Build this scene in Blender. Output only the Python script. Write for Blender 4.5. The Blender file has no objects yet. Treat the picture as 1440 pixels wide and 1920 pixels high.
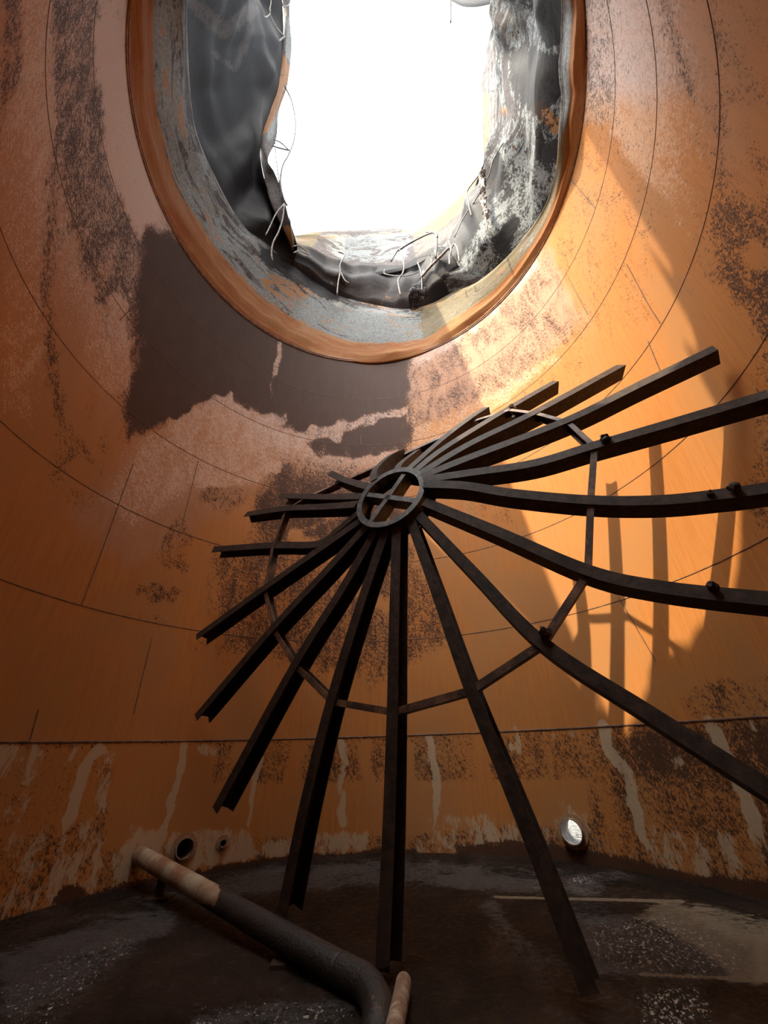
import bpy, bmesh, math, random
import numpy as np
from mathutils import Vector

# ---------------------------------------------------------------- camera, sky, sun, exposure
S = 4.7                                   # tank radius in metres
FPX, PITCH, ROLL = 755.97, 0.527914, -0.0324985
CX, CY, CZ = 0.0515 * S, -0.9051 * S, 0.33808 * S     # floor at z = 0
SUN_AZ, SUN_EL = math.radians(43), math.radians(51)  # heading the light travels, height of the sun
SKY = 1.25
SUN = 8.0
EXPOSURE = 0.3

scn = bpy.context.scene
scn.view_settings.view_transform = 'Standard'
scn.view_settings.look = 'None'
scn.view_settings.gamma = 1
scn.view_settings.use_curve_mapping = False
scn.view_settings.exposure = EXPOSURE
COL = scn.collection

cF = np.array([0, math.cos(PITCH), math.sin(PITCH)])
cU0 = np.array([0, -math.sin(PITCH), math.cos(PITCH)])
cR0 = np.array([1.0, 0, 0])
cR = math.cos(ROLL) * cR0 + math.sin(ROLL) * cU0
cU = -math.sin(ROLL) * cR0 + math.cos(ROLL) * cU0
CAM = np.array([CX, CY, CZ])

camd = bpy.data.cameras.new('camera')
camd.sensor_fit = 'AUTO'
camd.sensor_width = 36
camd.lens = FPX / 1920 * 36
camd.clip_start = 0.05
cam = bpy.data.objects.new('camera', camd)
COL.objects.link(cam)
from mathutils import Matrix
M = Matrix(((cR[0], cU[0], -cF[0], CX), (cR[1], cU[1], -cF[1], CY), (cR[2], cU[2], -cF[2], CZ), (0, 0, 0, 1)))
cam.matrix_world = M
scn.camera = cam

sunv = Vector((math.cos(SUN_AZ) * math.cos(SUN_EL), math.sin(SUN_AZ) * math.cos(SUN_EL), -math.sin(SUN_EL)))
sd = bpy.data.lights.new('sun', 'SUN')
sd.energy = SUN
sd.angle = math.radians(0.55)
sd.color = (1.0, 0.84, 0.58)
so = bpy.data.objects.new('sun', sd)
so.rotation_euler = sunv.to_track_quat('-Z', 'Y').to_euler()
so.location = (0, 0, 30)
COL.objects.link(so)

world = bpy.data.worlds.new('sky')
scn.world = world
world.use_nodes = True
wn = world.node_tree.nodes; wl = world.node_tree.links
wn.clear()
wo = wn.new('ShaderNodeOutputWorld'); bg = wn.new('ShaderNodeBackground')
tc = wn.new('ShaderNodeTexCoord')
# bright sky; broad aureole around the sun added as extra fill for the interior
vd = wn.new('ShaderNodeVectorMath'); vd.operation = 'DOT_PRODUCT'
vn = wn.new('ShaderNodeVectorMath'); vn.operation = 'NORMALIZE'
wl.new(tc.outputs['Generated'], vn.inputs[0]); wl.new(vn.outputs[0], vd.inputs[0])
vd.inputs[1].default_value = tuple(-sunv)
rm = wn.new('ShaderNodeMapRange'); rm.inputs[1].default_value = 0.52; rm.inputs[2].default_value = 1.0
rm.inputs[3].default_value = 0.0; rm.inputs[4].default_value = 1.0
wl.new(vd.outputs['Value'], rm.inputs[0])
pw = wn.new('ShaderNodeMath'); pw.operation = 'POWER'; pw.inputs[1].default_value = 2.0
wl.new(rm.outputs[0], pw.inputs[0])
mc = wn.new('ShaderNodeMix'); mc.data_type = 'RGBA'
mc.inputs[6].default_value = (0.84, 0.92, 1.0, 1); mc.inputs[7].default_value = (18, 17.7, 17.0, 1)
wl.new(pw.outputs[0], mc.inputs[0])
wl.new(mc.outputs[2], bg.inputs['Color'])
bg.inputs['Strength'].default_value = SKY
wl.new(bg.outputs[0], wo.inputs['Surface'])

# ---------------------------------------------------------------- geometry helpers
def ray(u, v):
    return cF + (u - 720) / FPX * cR + (960 - v) / FPX * cU

def far(u, v, r):
    """point where the view line through a photo point meets the far side of a cylinder of radius r (unit: tank radius)"""
    d = ray(u, v); R = r * S
    a = d[0] ** 2 + d[1] ** 2; b = CX * d[0] + CY * d[1]; c = CX * CX + CY * CY - R * R
    disc = max(b * b - a * c, 0.0)
    t = (-b + math.sqrt(disc)) / a
    return CAM + t * d

def on_floor(u, v, h=0.0):
    d = ray(u, v)
    return CAM + d * (h - CZ) / d[2]

def at_depth(u, v, t):
    return CAM + t * S * ray(u, v)

def near_ray(u, v, X):
    d = ray(u, v); t = (np.array(X) - CAM) @ d / (d @ d)
    return CAM + t * d

def project(X):
    q = X - CAM; z = q @ cF
    z = np.where(z > 0.02, z, np.nan)
    return 720 + FPX * (q @ cR) / z, 960 - FPX * (q @ cU) / z

def pol(az, z, r=1.0):
    a = math.radians(az)
    return np.array([r * S * math.cos(a), r * S * math.sin(a), z])

def link(name, me, mat=None, parent=None):
    o = bpy.data.objects.new(name, me)
    COL.objects.link(o)
    if mat: me.materials.append(mat)
    if parent is not None:
        o.parent = parent
        o.matrix_parent_inverse = Matrix.Translation(parent.location).inverted()
    return o

def mesh_obj(name, verts, faces, mat=None, parent=None, smooth=False):
    me = bpy.data.meshes.new(name)
    me.from_pydata([tuple(map(float, v)) for v in verts], [], faces)
    me.update()
    if smooth:
        me.polygons.foreach_set('use_smooth', [True] * len(me.polygons))
    return link(name, me, mat, parent)

def fix_normals(o):
    bm = bmesh.new(); bm.from_mesh(o.data)
    bmesh.ops.recalc_face_normals(bm, faces=bm.faces)
    bm.to_mesh(o.data); bm.free()

def empty(name, loc, label=None, cat=None, group=None):
    o = bpy.data.objects.new(name, None)
    o.location = tuple(map(float, loc)); o.empty_display_size = 0.2
    COL.objects.link(o)
    if label: tag(o, label, cat, group)
    return o

def tag(o, label, cat, group=None):
    o['label'] = label; o['category'] = cat
    if group: o['group'] = group

def catmull(P, n=6, k=3):
    """smooth curve through control points; P is an array of rows"""
    P = np.array(P, float)
    if len(P) < 3:
        return np.array([P[0] + (P[-1] - P[0]) * i / n for i in range(n + 1)])
    Q = np.vstack([2 * P[0] - P[1], P, 2 * P[-1] - P[-2]])
    out = []
    for i in range(1, len(Q) - 2):
        p0, p1, p2, p3 = Q[i - 1], Q[i], Q[i + 1], Q[i + 2]
        for j in range(n):
            t = j / n
            out.append(0.5 * ((2 * p1) + (-p0 + p2) * t + (2 * p0 - 5 * p1 + 4 * p2 - p3) * t * t + (-p0 + 3 * p1 - 3 * p2 + p3) * t ** 3))
    out.append(P[-1])
    return np.array(out)

def tube(name, pts, rad, mat, parent=None, seg=8, cap=True, smooth=True, rough=0.0, seed=0):
    pts = np.array(pts, float); n = len(pts)
    rr = np.full(n, rad, float) if np.isscalar(rad) else np.array(rad, float)
    rnd = random.Random(seed)
    V = []; Fc = []
    T = np.gradient(pts, axis=0); T /= np.linalg.norm(T, axis=1)[:, None] + 1e-9
    up = np.array([0.13, 0.21, 0.97]); nrm = np.cross(T[0], up); nrm /= np.linalg.norm(nrm)
    for i in range(n):
        nrm = nrm - T[i] * (nrm @ T[i]); nrm /= np.linalg.norm(nrm); b = np.cross(T[i], nrm)
        for k in range(seg):
            a = 2 * math.pi * k / seg
            q = rr[i] * (1 + rough * (rnd.random() - 0.5))
            V.append(pts[i] + q * (math.cos(a) * nrm + math.sin(a) * b))
    for i in range(n - 1):
        for k in range(seg):
            k2 = (k + 1) % seg
            Fc.append((i * seg + k, i * seg + k2, (i + 1) * seg + k2, (i + 1) * seg + k))
    if cap:
        Fc.append(tuple(reversed(range(seg)))); Fc.append(tuple((n - 1) * seg + k for k in range(seg)))
    return mesh_obj(name, V, Fc, mat, parent, smooth)

def torn_noise(rng, n, amp):
    return [amp * (rng.random() - 0.5) for _ in range(n)]

# ---------------------------------------------------------------- node helpers
class NT:
    def __init__(self, name):
        self.m = bpy.data.materials.new(name); self.m.use_nodes = True
        self.t = self.m.node_tree; self.n = self.t.nodes; self.l = self.t.links
        self.n.clear()
        self.out = self.n.new('ShaderNodeOutputMaterial')
        self.b = self.n.new('ShaderNodeBsdfPrincipled')
        self.l.new(self.b.outputs[0], self.out.inputs[0])
        self.tc = self.n.new('ShaderNodeTexCoord')
    def set(self, sock, v):
        if isinstance(v, bpy.types.NodeSocket): self.l.new(v, sock)
        elif v is not None:
            if hasattr(sock.default_value, '__len__') and len(sock.default_value) == 4 and len(v) == 3: v = (*v, 1)
            sock.default_value = v
    def math(self, op, a, b=None, clamp=False):
        n = self.n.new('ShaderNodeMath'); n.operation = op; n.use_clamp = clamp
        self.set(n.inputs[0], a)
        if b is not None: self.set(n.inputs[1], b)
        return n.outputs[0]
    def smooth(self, v, lo, hi, a=0.0, b=1.0):
        n = self.n.new('ShaderNodeMapRange'); n.interpolation_type = 'SMOOTHSTEP'
        self.set(n.inputs[0], v)
        for i, x in zip((1, 2, 3, 4), (lo, hi, a, b)): n.inputs[i].default_value = x
        return n.outputs[0]
    def scale(self, vec, s):
        n = self.n.new('ShaderNodeMapping'); self.set(n.inputs[0], vec); n.inputs['Scale'].default_value = s
        return n.outputs[0]
    def noise(self, vec, scale, detail=6, rough=0.6, dist=0.0, dim='3D'):
        n = self.n.new('ShaderNodeTexNoise'); n.noise_dimensions = dim
        self.set(n.inputs['Vector'], vec)
        n.inputs['Scale'].default_value = scale; n.inputs['Detail'].default_value = detail
        n.inputs['Roughness'].default_value = rough; n.inputs['Distortion'].default_value = dist
        return n.outputs['Fac']
    def mix(self, f, a, b):
        n = self.n.new('ShaderNodeMix'); n.data_type = 'RGBA'
        self.set(n.inputs[0], f); self.set(n.inputs[6], a); self.set(n.inputs[7], b)
        return n.outputs[2]
    def attr(self, name):
        n = self.n.new('ShaderNodeAttribute'); n.attribute_name = name
        s = self.n.new('ShaderNodeSeparateColor'); self.l.new(n.outputs['Color'], s.inputs[0])
        return s.outputs[0], s.outputs[1], s.outputs[2], n.outputs['Alpha']
    def bump(self, h, strength=0.3, dist=0.01):
        n = self.n.new('ShaderNodeBump'); self.set(n.inputs['Height'], h)
        n.inputs['Strength'].default_value = strength; n.inputs['Distance'].default_value = dist
        self.l.new(n.outputs[0], self.b.inputs['Normal'])
    def put(self, color=None, rough=None, metal=None, spec=None):
        self.set(self.b.inputs['Base Color'], color); self.set(self.b.inputs['Roughness'], rough)
        if metal is not None: self.set(self.b.inputs['Metallic'], metal)
        if spec is not None: self.b.inputs['Specular IOR Level'].default_value = spec

def steel_mat(name, base, alt, rough=0.6, scale=6.0, th=(0.45, 0.62), metal=0.0, spec=0.5, bump=0.3):
    t = NT(name); o = t.tc.outputs['Object']
    n1 = t.noise(o, scale, 8, 0.65, 0.3); n2 = t.noise(o, scale * 9, 5, 0.7)
    f = t.smooth(t.math('ADD', t.math('MULTIPLY', n1, 0.75), t.math('MULTIPLY', n2, 0.25)), *th)
    t.put(t.mix(f, base, alt), t.math('ADD', t.math('MULTIPLY', n2, 0.25), rough - 0.12), metal, spec)
    t.bump(n2, bump, 0.006)
    return t.m

# ---------------------------------------------------------------- stains, with some painted sun and shade, as per-vertex masks fixed to the wall
def seg_dist(u, v, pts):
    best = np.full(u.shape, 1e9)
    for (x0, y0), (x1, y1) in zip(pts[:-1], pts[1:]):
        dx, dy = x1 - x0, y1 - y0; L = dx * dx + dy * dy + 1e-9
        t = np.clip(((u - x0) * dx + (v - y0) * dy) / L, 0, 1)
        best = np.minimum(best, np.hypot(u - x0 - t * dx, v - y0 - t * dy))
    return best

def in_poly(u, v, pts):
    ins = np.zeros(u.shape, bool)
    for (x0, y0), (x1, y1) in zip(pts, pts[1:] + pts[:1]):
        c = ((y0 > v) != (y1 > v)) & (u < (x1 - x0) * (v - y0) / ((y1 - y0) if y1 != y0 else 1e-9) + x0)
        ins ^= c
    return ins

def sstep(x, a, b):
    t = np.clip((x - a) / (b - a), 0, 1); return t * t * (3 - 2 * t)

def poly_mask(u, v, pts, feather):
    d = seg_dist(u, v, pts + pts[:1]); s = np.where(in_poly(u, v, pts), d, -d)
    return sstep(s, -feather, feather)

def line_mask(u, v, pts, w, feather):
    return 1 - sstep(seg_dist(u, v, pts), w / 2 - feather, w / 2 + feather)

def ell_mask(u, v, c, r, ang=0.0, feather=0.4):
    a = math.radians(ang); x = u - c[0]; y = v - c[1]
    p = (x * math.cos(a) + y * math.sin(a)) / r[0]; q = (-x * math.sin(a) + y * math.cos(a)) / r[1]
    return 1 - sstep(np.hypot(p, q), 1 - feather, 1 + feather)

def paint(u, v, ops, base):
    m = np.full(u.shape, base, float) if np.isscalar(base) else base.astype(float).copy()
    for kind, a, w, val in ops:
        if kind == 'poly': k = poly_mask(u, v, a, w)
        elif kind == 'line': k = line_mask(u, v, a, w[0], w[1])
        else: k = ell_mask(u, v, a[0], a[1], a[2], w)
        k = np.nan_to_num(k)
        m = m * (1 - k) + val * k if val >= 0 else m * (1 - k * (-val))
    return m

def add_mask(me, name, r, g, b, a):
    at = me.color_attributes.new(name, 'FLOAT_COLOR', 'POINT')
    at.data.foreach_set('color', np.stack([r, g, b, a], 1).astype(np.float32).ravel())

# ================================================================= TANK WALL
HS = {'s1': 0.3772, 'b': 0.7605, 'a': 1.1435, 'c': 1.5313, 'd': 1.9189, 'e': 2.3040, 'f': 2.6728}   # seam heights / S above floor
RIM = HS['f'] * S

def wall_material():
    t = NT('rusted_tank_wall')
    uv = t.tc.outputs['UV']
    soot, ash, pale, warm = t.attr('stain')
    fine = t.noise(t.scale(uv, (1, 0.55, 1)), 44, 3, 0.85, 0, '2D')
    mid = t.noise(t.scale(uv, (1, 0.35, 1)), 3.2, 7, 0.68, 0.5, '2D')
    strk = t.noise(t.scale(uv, (1, 0.05, 1)), 26, 3, 0.6, 0, '2D')
    big = t.noise(t.scale(uv, (1, 0.5, 1)), 0.8, 5, 0.6, 0.3, '2D')
    mix3 = t.math('ADD', t.math('MULTIPLY', fine, 0.64), t.math('MULTIPLY', mid, 0.36))
    def cover(mask, w=0.10):
        th = t.math('SUBTRACT', 0.76, t.math('MULTIPLY', mask, 0.50))
        return t.smooth(t.math('SUBTRACT', mix3, th), -w * 0.4, w * 0.8)
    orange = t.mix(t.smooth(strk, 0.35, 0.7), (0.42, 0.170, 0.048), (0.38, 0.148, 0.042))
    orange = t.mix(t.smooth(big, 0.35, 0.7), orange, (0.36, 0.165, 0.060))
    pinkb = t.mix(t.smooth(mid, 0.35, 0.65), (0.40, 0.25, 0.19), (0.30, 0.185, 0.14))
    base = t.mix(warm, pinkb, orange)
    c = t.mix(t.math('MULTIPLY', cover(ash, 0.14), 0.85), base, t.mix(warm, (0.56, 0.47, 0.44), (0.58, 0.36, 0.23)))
    c = t.mix(t.math('MULTIPLY', cover(soot, 0.12), 0.92), c, (0.040, 0.022, 0.018))
    strk2 = t.noise(t.scale(uv, (1, 0.42, 1)), 5, 9, 0.78, 0.3, '2D')
    pf = t.smooth(t.math('SUBTRACT', strk2, t.math('SUBTRACT', 0.74, t.math('MULTIPLY', pale, 0.48))), -0.03, 0.07)
    c = t.mix(t.math('MULTIPLY', pf, 0.8), c, (0.44, 0.34, 0.23))
    t.put(c, t.math('ADD', 0.5, t.math('MULTIPLY', fine, 0.3)), 0.0, 0.12)
    t.bump(t.math('ADD', fine, t.math('MULTIPLY', mid, 0.6)), 0.25, 0.006)
    return t.m

def build_wall():
    NA, NZ = 900, 330
    az = np.linspace(-180, 180, NA + 1)[:-1] - 90 + 0.2
    zz = np.linspace(0, RIM, NZ + 1)
    A, Z = np.meshgrid(np.radians(az), zz)
    X = np.stack([S * np.cos(A), S * np.sin(A), Z], -1).reshape(-1, 3)
    holes = [(far(345, 1590, 1), 0.12), (far(417, 1580, 1), 0.05), (far(1075, 1558, 1), 0.15)]
    verts = X; faces = []
    hm = np.zeros(len(X), bool)
    for c, r in holes: hm |= np.linalg.norm(X - c, axis=1) < r
    hm = hm.reshape(NZ + 1, NA)
    for j in range(NZ):
        for i in range(NA):
            i2 = (i + 1) % NA
            if hm[j, i] or hm[j + 1, i] or hm[j, i2] or hm[j + 1, i2]: continue
            faces.append((j * NA + i, (j + 1) * NA + i, (j + 1) * NA + i2, j * NA + i2))
    o = mesh_obj('wall_tank', verts, faces, MAT['wall'], None, True)
    o['kind'] = 'structure'
    me = o.data
    u, v = project(X)
    zs = X[:, 2] / S
    W = WALL_OPS
    upper = sstep(zs, 1.15, 2.1)
    low = 1 - sstep(zs, HS['s1'] - 0.004, HS['s1'] + 0.004)
    rs = np.random.RandomState(4)
    def wob(scale, amp):
        o_ = np.zeros(u.shape)
        for k in range(9):
            a_, p_ = rs.uniform(0, 6.28, 2); f_ = rs.uniform(0.6, 1.8) / scale
            o_ += np.sin((u * math.cos(a_) + v * math.sin(a_)) * f_ + p_) * amp / 3
        return o_
    u2 = u + wob(34, 5) + wob(7, 3); v2 = v + wob(34, 5) + wob(7, 3)
    lowv = np.nan_to_num(v) > 1330
    uu = np.where(lowv, u + wob(9, 3), u2); vv = np.where(lowv, v, v2)
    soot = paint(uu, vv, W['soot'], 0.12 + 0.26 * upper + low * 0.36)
    ash = paint(uu, vv, W['ash'], 0.08 + 0.62 * upper)
    pale = paint(uu, vv, W['pale'], 0.0 + low * 0.12 + low * 0.3 * (1 - sstep(zs, 0.02, 0.09)))
    pale = pale * (1 - sstep(soot, 0.72, 0.9))
    ash = np.where(np.nan_to_num(v) > 640, np.minimum(ash, 0.60), ash)
    soot = soot * (1 - 0.52 * sstep(ash, 0.35, 0.60) * (np.nan_to_num(v) > 640) * (np.nan_to_num(u) < 765))
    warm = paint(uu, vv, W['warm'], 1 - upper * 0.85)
    gr_ = np.random.RandomState(11)
    edge = np.clip(4 * soot * (1 - soot), 0, 1)
    soot = soot + gr_.normal(0, 0.085, soot.shape) * edge; ash = ash + gr_.normal(0, 0.07, ash.shape) * np.clip(4 * ash * (1 - ash), 0, 1)
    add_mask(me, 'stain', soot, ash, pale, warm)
    uvl = me.uv_layers.new(name='UVMap')
    li = np.empty(len(me.loops), np.int32); me.loops.foreach_get('vertex_index', li)
    a = np.radians(np.tile(az, NZ + 1))[li] * S; b = X[li, 2]
    # keep the seam (behind the camera) continuous enough
    fi = np.repeat(np.arange(len(me.polygons)), 4)
    am = np.maximum.reduceat(a, np.arange(0, len(a), 4)); an = np.minimum.reduceat(a, np.arange(0, len(a), 4))
    wrap = (am - an)[fi] > S
    a = np.where(wrap & (a < 0) & (a < an[fi] + 1), a + 2 * math.pi * S, a)
    uvl.data.foreach_set('uv', np.stack([a, b], 1).astype(np.float32).ravel())
    return o

WALL_OPS = {
 'soot': [
   ('poly', [(100, -80), (190, -80), (178, 140), (200, 300), (262, 460), (262, 600), (250, 830), (190, 640), (130, 420), (95, 200)], 14, 0.62),
   ('poly', [(0, -50), (60, -50), (40, 160), (0, 260)], 15, 0.60),
   ('poly', [(180, 40), (238, 40), (250, 230), (300, 400), (255, 455), (210, 337), (182, 150)], 8, 0.22),
   ('line', [(70, 0), (75, 300), (60, 560), (40, 700)], (50, 16), 0.18),
   ('line', [(105, 250), (90, 520), (100, 700), (120, 820)], (30, 16), 0.55),
   ('poly', [(150, 600), (200, 560), (255, 640), (248, 740), (215, 700), (165, 680)], 18, 0.42),
   ('line', [(160, 540), (190, 650), (170, 780)], (26, 12), 0.30),
   ('line', [(215, 560), (225, 640), (200, 720)], (28, 10), 0.22),
   ('poly', [(270, 430), (340, 455), (425, 545), (515, 610), (620, 655), (700, 670), (764, 660), (764, 850), (700, 880), (600, 850), (540, 800), (430, 748), (380, 762), (300, 800), (246, 835), (246, 700), (264, 640), (258, 560)], 20, 1.0),  # soot, cut at the sun patch edge with the shade painted in
   ('poly', [(520, 830), (764, 850), (764, 1000), (740, 1180), (600, 1190), (480, 1100), (470, 960)], 24, 0.72),
   ('poly', [(400, 1030), (760, 1000), (860, 1200), (700, 1290), (400, 1220)], 34, 0.60),
   ('line', [(560, 1000), (660, 1100), (740, 1140)], (20, 10), 0.2),
   ('line', [(330, 990), (300, 1040), (345, 1065)], (24, 8), 0.52),
   ('ell', [(330, 1020), (30, 42), 15], 0.35, 0.50),
   ('ell', [(298, 1108), (50, 18), 4], 0.35, 0.52),
   ('ell', [(420, 930), (45, 30), -20], 0.4, 0.48),
   ('ell', [(120, 850), (26, 60), 25], 0.4, 0.42),
   ('line', [(140, 820), (190, 870), (200, 820)], (24, 10), 0.42),
   ('ell', [(130, 930), (60, 26), 20], 0.4, 0.36),
   ('ell', [(280, 1160), (50, 16), 10], 0.4, 0.36),
   ('poly', [(766, 690), (850, 650), (940, 580), (1020, 490), (1090, 620), (1000, 690), (920, 735), (850, 770), (775, 800)], 12, 0.50),  # same soot, thinned to paint the sunlit strip lighter
   ('line', [(800, 730), (900, 690), (960, 640)], (22, 12), 0.36),
   ('poly', [(1060, 400), (1120, 420), (1240, 600), (1090, 640), (1010, 560)], 20, 0.36),
   ('poly', [(1090, -60), (1130, -60), (1150, 120), (1145, 240), (1090, 240)], 10, 0.52),
   ('poly', [(1150, -60), (1500, -60), (1500, 420), (1330, 560), (1250, 380), (1170, 230)], 20, 0.34),
   ('line', [(1240, 0), (1270, 90), (1290, 180)], (26, 12), 0.50),
   ('line', [(1350, 50), (1360, 200), (1350, 380)], (18, 10), 0.48),
   ('poly', [(1330, 400), (1500, 330), (1500, 720), (1420, 640), (1360, 560)], 22, 0.60),
   ('ell', [(1420, 480), (30, 30), 0], 0.4, 0.25),
   ('poly', [(1395, 660), (1500, 640), (1500, 1060), (1390, 960), (1420, 820)], 14, 0.44),
   ('ell', [(900, 960), (90, 24), 8], 0.5, 0.34),
   ('poly', [(800, 860), (900, 840), (1000, 900), (880, 960)], 20, 0.30),
   ('poly', [(1270, 1310), (1300, 1290), (1440, 1250), (1500, 1340), (1300, 1360)], 12, 0.46),
   ('poly', [(1130, 1385), (1500, 1340), (1500, 1520), (1180, 1470)], 14, 0.70),
   ('poly', [(1120, 1450), (1500, 1470), (1500, 1580), (1240, 1560)], 20, 0.56),
   ('poly', [(480, 1405), (1130, 1380), (1130, 1462), (800, 1462), (480, 1480)], 8, 0.50),
   ('line', [(455, 1410), (455, 1480)], (34, 8), 0.15),
   ('line', [(560, 1400), (548, 1480)], (20, 6), 0.12),
   ('line', [(680, 1400), (692, 1470)], (22, 6), 0.15),
   ('line', [(760, 1400), (770, 1470)], (18, 6), 0.15),
   ('line', [(905, 1390), (910, 1470)], (26, 6), 0.2),
   ('poly', [(210, 1400), (400, 1400), (390, 1560), (200, 1590)], 10, 0.12),
   ('poly', [(0, 1405), (205, 1400), (180, 1540), (0, 1570)], 10, 0.32),
   ('poly', [(230, 1475), (1100, 1463), (1100, 1540), (980, 1560), (230, 1570)], 8, 0.10),
   ('poly', [(800, 1560), (980, 1540), (1040, 1560), (1040, 1600), (760, 1604)], 14, 0.52),
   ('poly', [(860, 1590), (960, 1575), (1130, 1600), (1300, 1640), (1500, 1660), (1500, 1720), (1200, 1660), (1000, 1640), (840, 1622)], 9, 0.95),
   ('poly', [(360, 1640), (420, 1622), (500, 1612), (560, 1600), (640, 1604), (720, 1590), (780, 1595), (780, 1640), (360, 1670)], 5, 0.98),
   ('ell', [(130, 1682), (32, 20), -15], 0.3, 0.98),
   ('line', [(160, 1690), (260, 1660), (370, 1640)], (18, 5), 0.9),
   ('line', [(400, 1010), (395, 1090), (385, 1150)], (14, 8), 0.40),
   ('line', [(375, 1200), (378, 1290)], (30, 14), 0.30),
 ],
 'ash': [
   ('poly', [(178, -60), (240, -60), (240, 100), (255, 230), (310, 400), (255, 455), (210, 337), (180, 150)], 8, 0.80),
   ('line', [(60, 0), (65, 300), (50, 600)], (70, 20), 0.62),
   ('poly', [(0, 200), (60, 300), (100, 600), (60, 800), (0, 780)], 25, 0.50),
   ('poly', [(150, 560), (200, 540), (258, 640), (240, 740), (200, 740), (160, 680)], 18, 0.55),
   ('poly', [(270, 430), (340, 455), (425, 545), (515, 610), (620, 655), (700, 670), (764, 660), (764, 850), (600, 850), (430, 750), (300, 800), (246, 835), (246, 700)], 8, 0.0),
   ('poly', [(250, 842), (330, 792), (400, 750), (438, 745), (445, 800), (520, 860), (500, 900), (420, 900), (330, 960), (240, 1000), (180, 930)], 34, 0.58),
   ('line', [(330, 790), (385, 757), (435, 750)], (22, 14), 0.86),
   ('line', [(400, 800), (440, 790), (530, 780)], (30, 18), 0.72),
   ('line', [(500, 812), (580, 822), (640, 806), (700, 785), (755, 776)], (26, 18), 0.72),
   ('line', [(590, 812), (640, 818)], (22, 8), 0.8),
   ('line', [(360, 860), (440, 850), (470, 830)], (20, 10), 0.7),
   ('line', [(380, 910), (450, 890), (515, 876)], (16, 8), 0.78),
   ('line', [(515, 700), (520, 660), (522, 640)], (16, 8), 0.7),
   ('line', [(505, 740), (515, 690)], (6, 4), 0.55),
   ('line', [(545, 1000), (620, 975), (650, 960)], (18, 10), 0.45),
   ('line', [(480, 1090), (560, 1040), (640, 1000)], (26, 12), 0.40),
   ('line', [(600, 1200), (700, 1120), (740, 1080)], (26, 14), 0.35),
   ('poly', [(766, 690), (850, 650), (940, 580), (1020, 490), (1090, 620), (1000, 690), (920, 735), (850, 770), (775, 800)], 12, 0.18),
   ('poly', [(1060, 240), (1130, 240), (1250, 400), (1300, 560), (1400, 650), (1400, 900), (1250, 1000), (900, 1200), (800, 860), (1050, 680), (1000, 560)], 16, 0.08),  # ash left out in the sun patch outline, painting its warmer light
 ],
 'pale': [
   ('line', [(190, 1402), (165, 1425), (150, 1460), (132, 1530), (80, 1650)], (20, 3), 0.97),
   ('line', [(138, 1408), (120, 1440), (98, 1480), (90, 1510)], (16, 10), 0.48),
   ('line', [(70, 1410), (40, 1500), (20, 1530)], (36, 14), 0.55),
   ('line', [(20, 1415), (5, 1440)], (50, 16), 0.5),
   ('line', [(208, 1410), (190, 1500), (165, 1580)], (22, 9), 0.58),
   ('line', [(345, 1396), (338, 1440), (326, 1480), (306, 1565)], (13, 3), 0.92),
   ('line', [(385, 1405), (395, 1408)], (24, 8), 0.6),
   ('line', [(490, 1420), (478, 1460), (466, 1545)], (8, 3), 0.88),
   ('line', [(643, 1392), (648, 1425), (640, 1480), (642, 1545)], (13, 5), 0.84),
   ('line', [(806, 1382), (812, 1430), (820, 1480), (818, 1545)], (14, 5), 0.84),
   ('line', [(970, 1365), (972, 1405), (955, 1400)], (20, 8), 0.66),
   ('line', [(1040, 1378), (1085, 1374)], (20, 9), 0.48),
   ('line', [(1130, 1360), (1145, 1415), (1180, 1450), (1190, 1520), (1205, 1570)], (22, 6), 0.86),
   ('line', [(1205, 1560), (1260, 1620)], (14, 6), 0.5),
   ('line', [(1330, 1350), (1360, 1410), (1400, 1500), (1425, 1580)], (26, 8), 0.8),
   ('line', [(1405, 1345), (1415, 1370)], (12, 5), 0.7),
   ('line', [(1285, 1470), (1300, 1500)], (16, 8), 0.62),
   ('line', [(1265, 1430), (1275, 1440)], (26, 10), 0.5),
   ('poly', [(1220, 1540), (1440, 1570), (1440, 1640), (1280, 1630), (1200, 1590)], 16, 0.46),
   ('poly', [(800, 1530), (920, 1520), (990, 1560), (960, 1585), (800, 1590)], 14, 0.52),
   ('poly', [(310, 1562), (380, 1550), (470, 1555), (480, 1590), (560, 1560), (690, 1560), (690, 1594), (500, 1606), (330, 1628), (262, 1640), (200, 1650), (30, 1700), (60, 1600), (200, 1600), (240, 1580)], 9, 0.62),
   ('poly', [(0, 1560), (180, 1540), (200, 1640), (0, 1730)], 20, 0.48),
   ('ell', [(275, 1590), (40, 40), 0], 0.4, 0.7),
   ('ell', [(1075, 1555), (80, 50), 0], 0.5, 0.40),
 ],
 'warm': [
   ('poly', [(1060, 180), (1300, 180), (1440, 500), (1500, 1400), (760, 1400), (760, 760), (900, 740), (1090, 600), (1000, 500)], 40, 1.0),  # orange carried up here to paint in the sun patch
   ('poly', [(766, 690), (850, 650), (940, 580), (1030, 470), (1090, 590), (1000, 690), (920, 735), (775, 800)], 14, 0.35),
   ('poly', [(250, 842), (400, 750), (520, 860), (420, 960), (240, 1060), (120, 960)], 30, 0.55),
 ],
}

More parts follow.
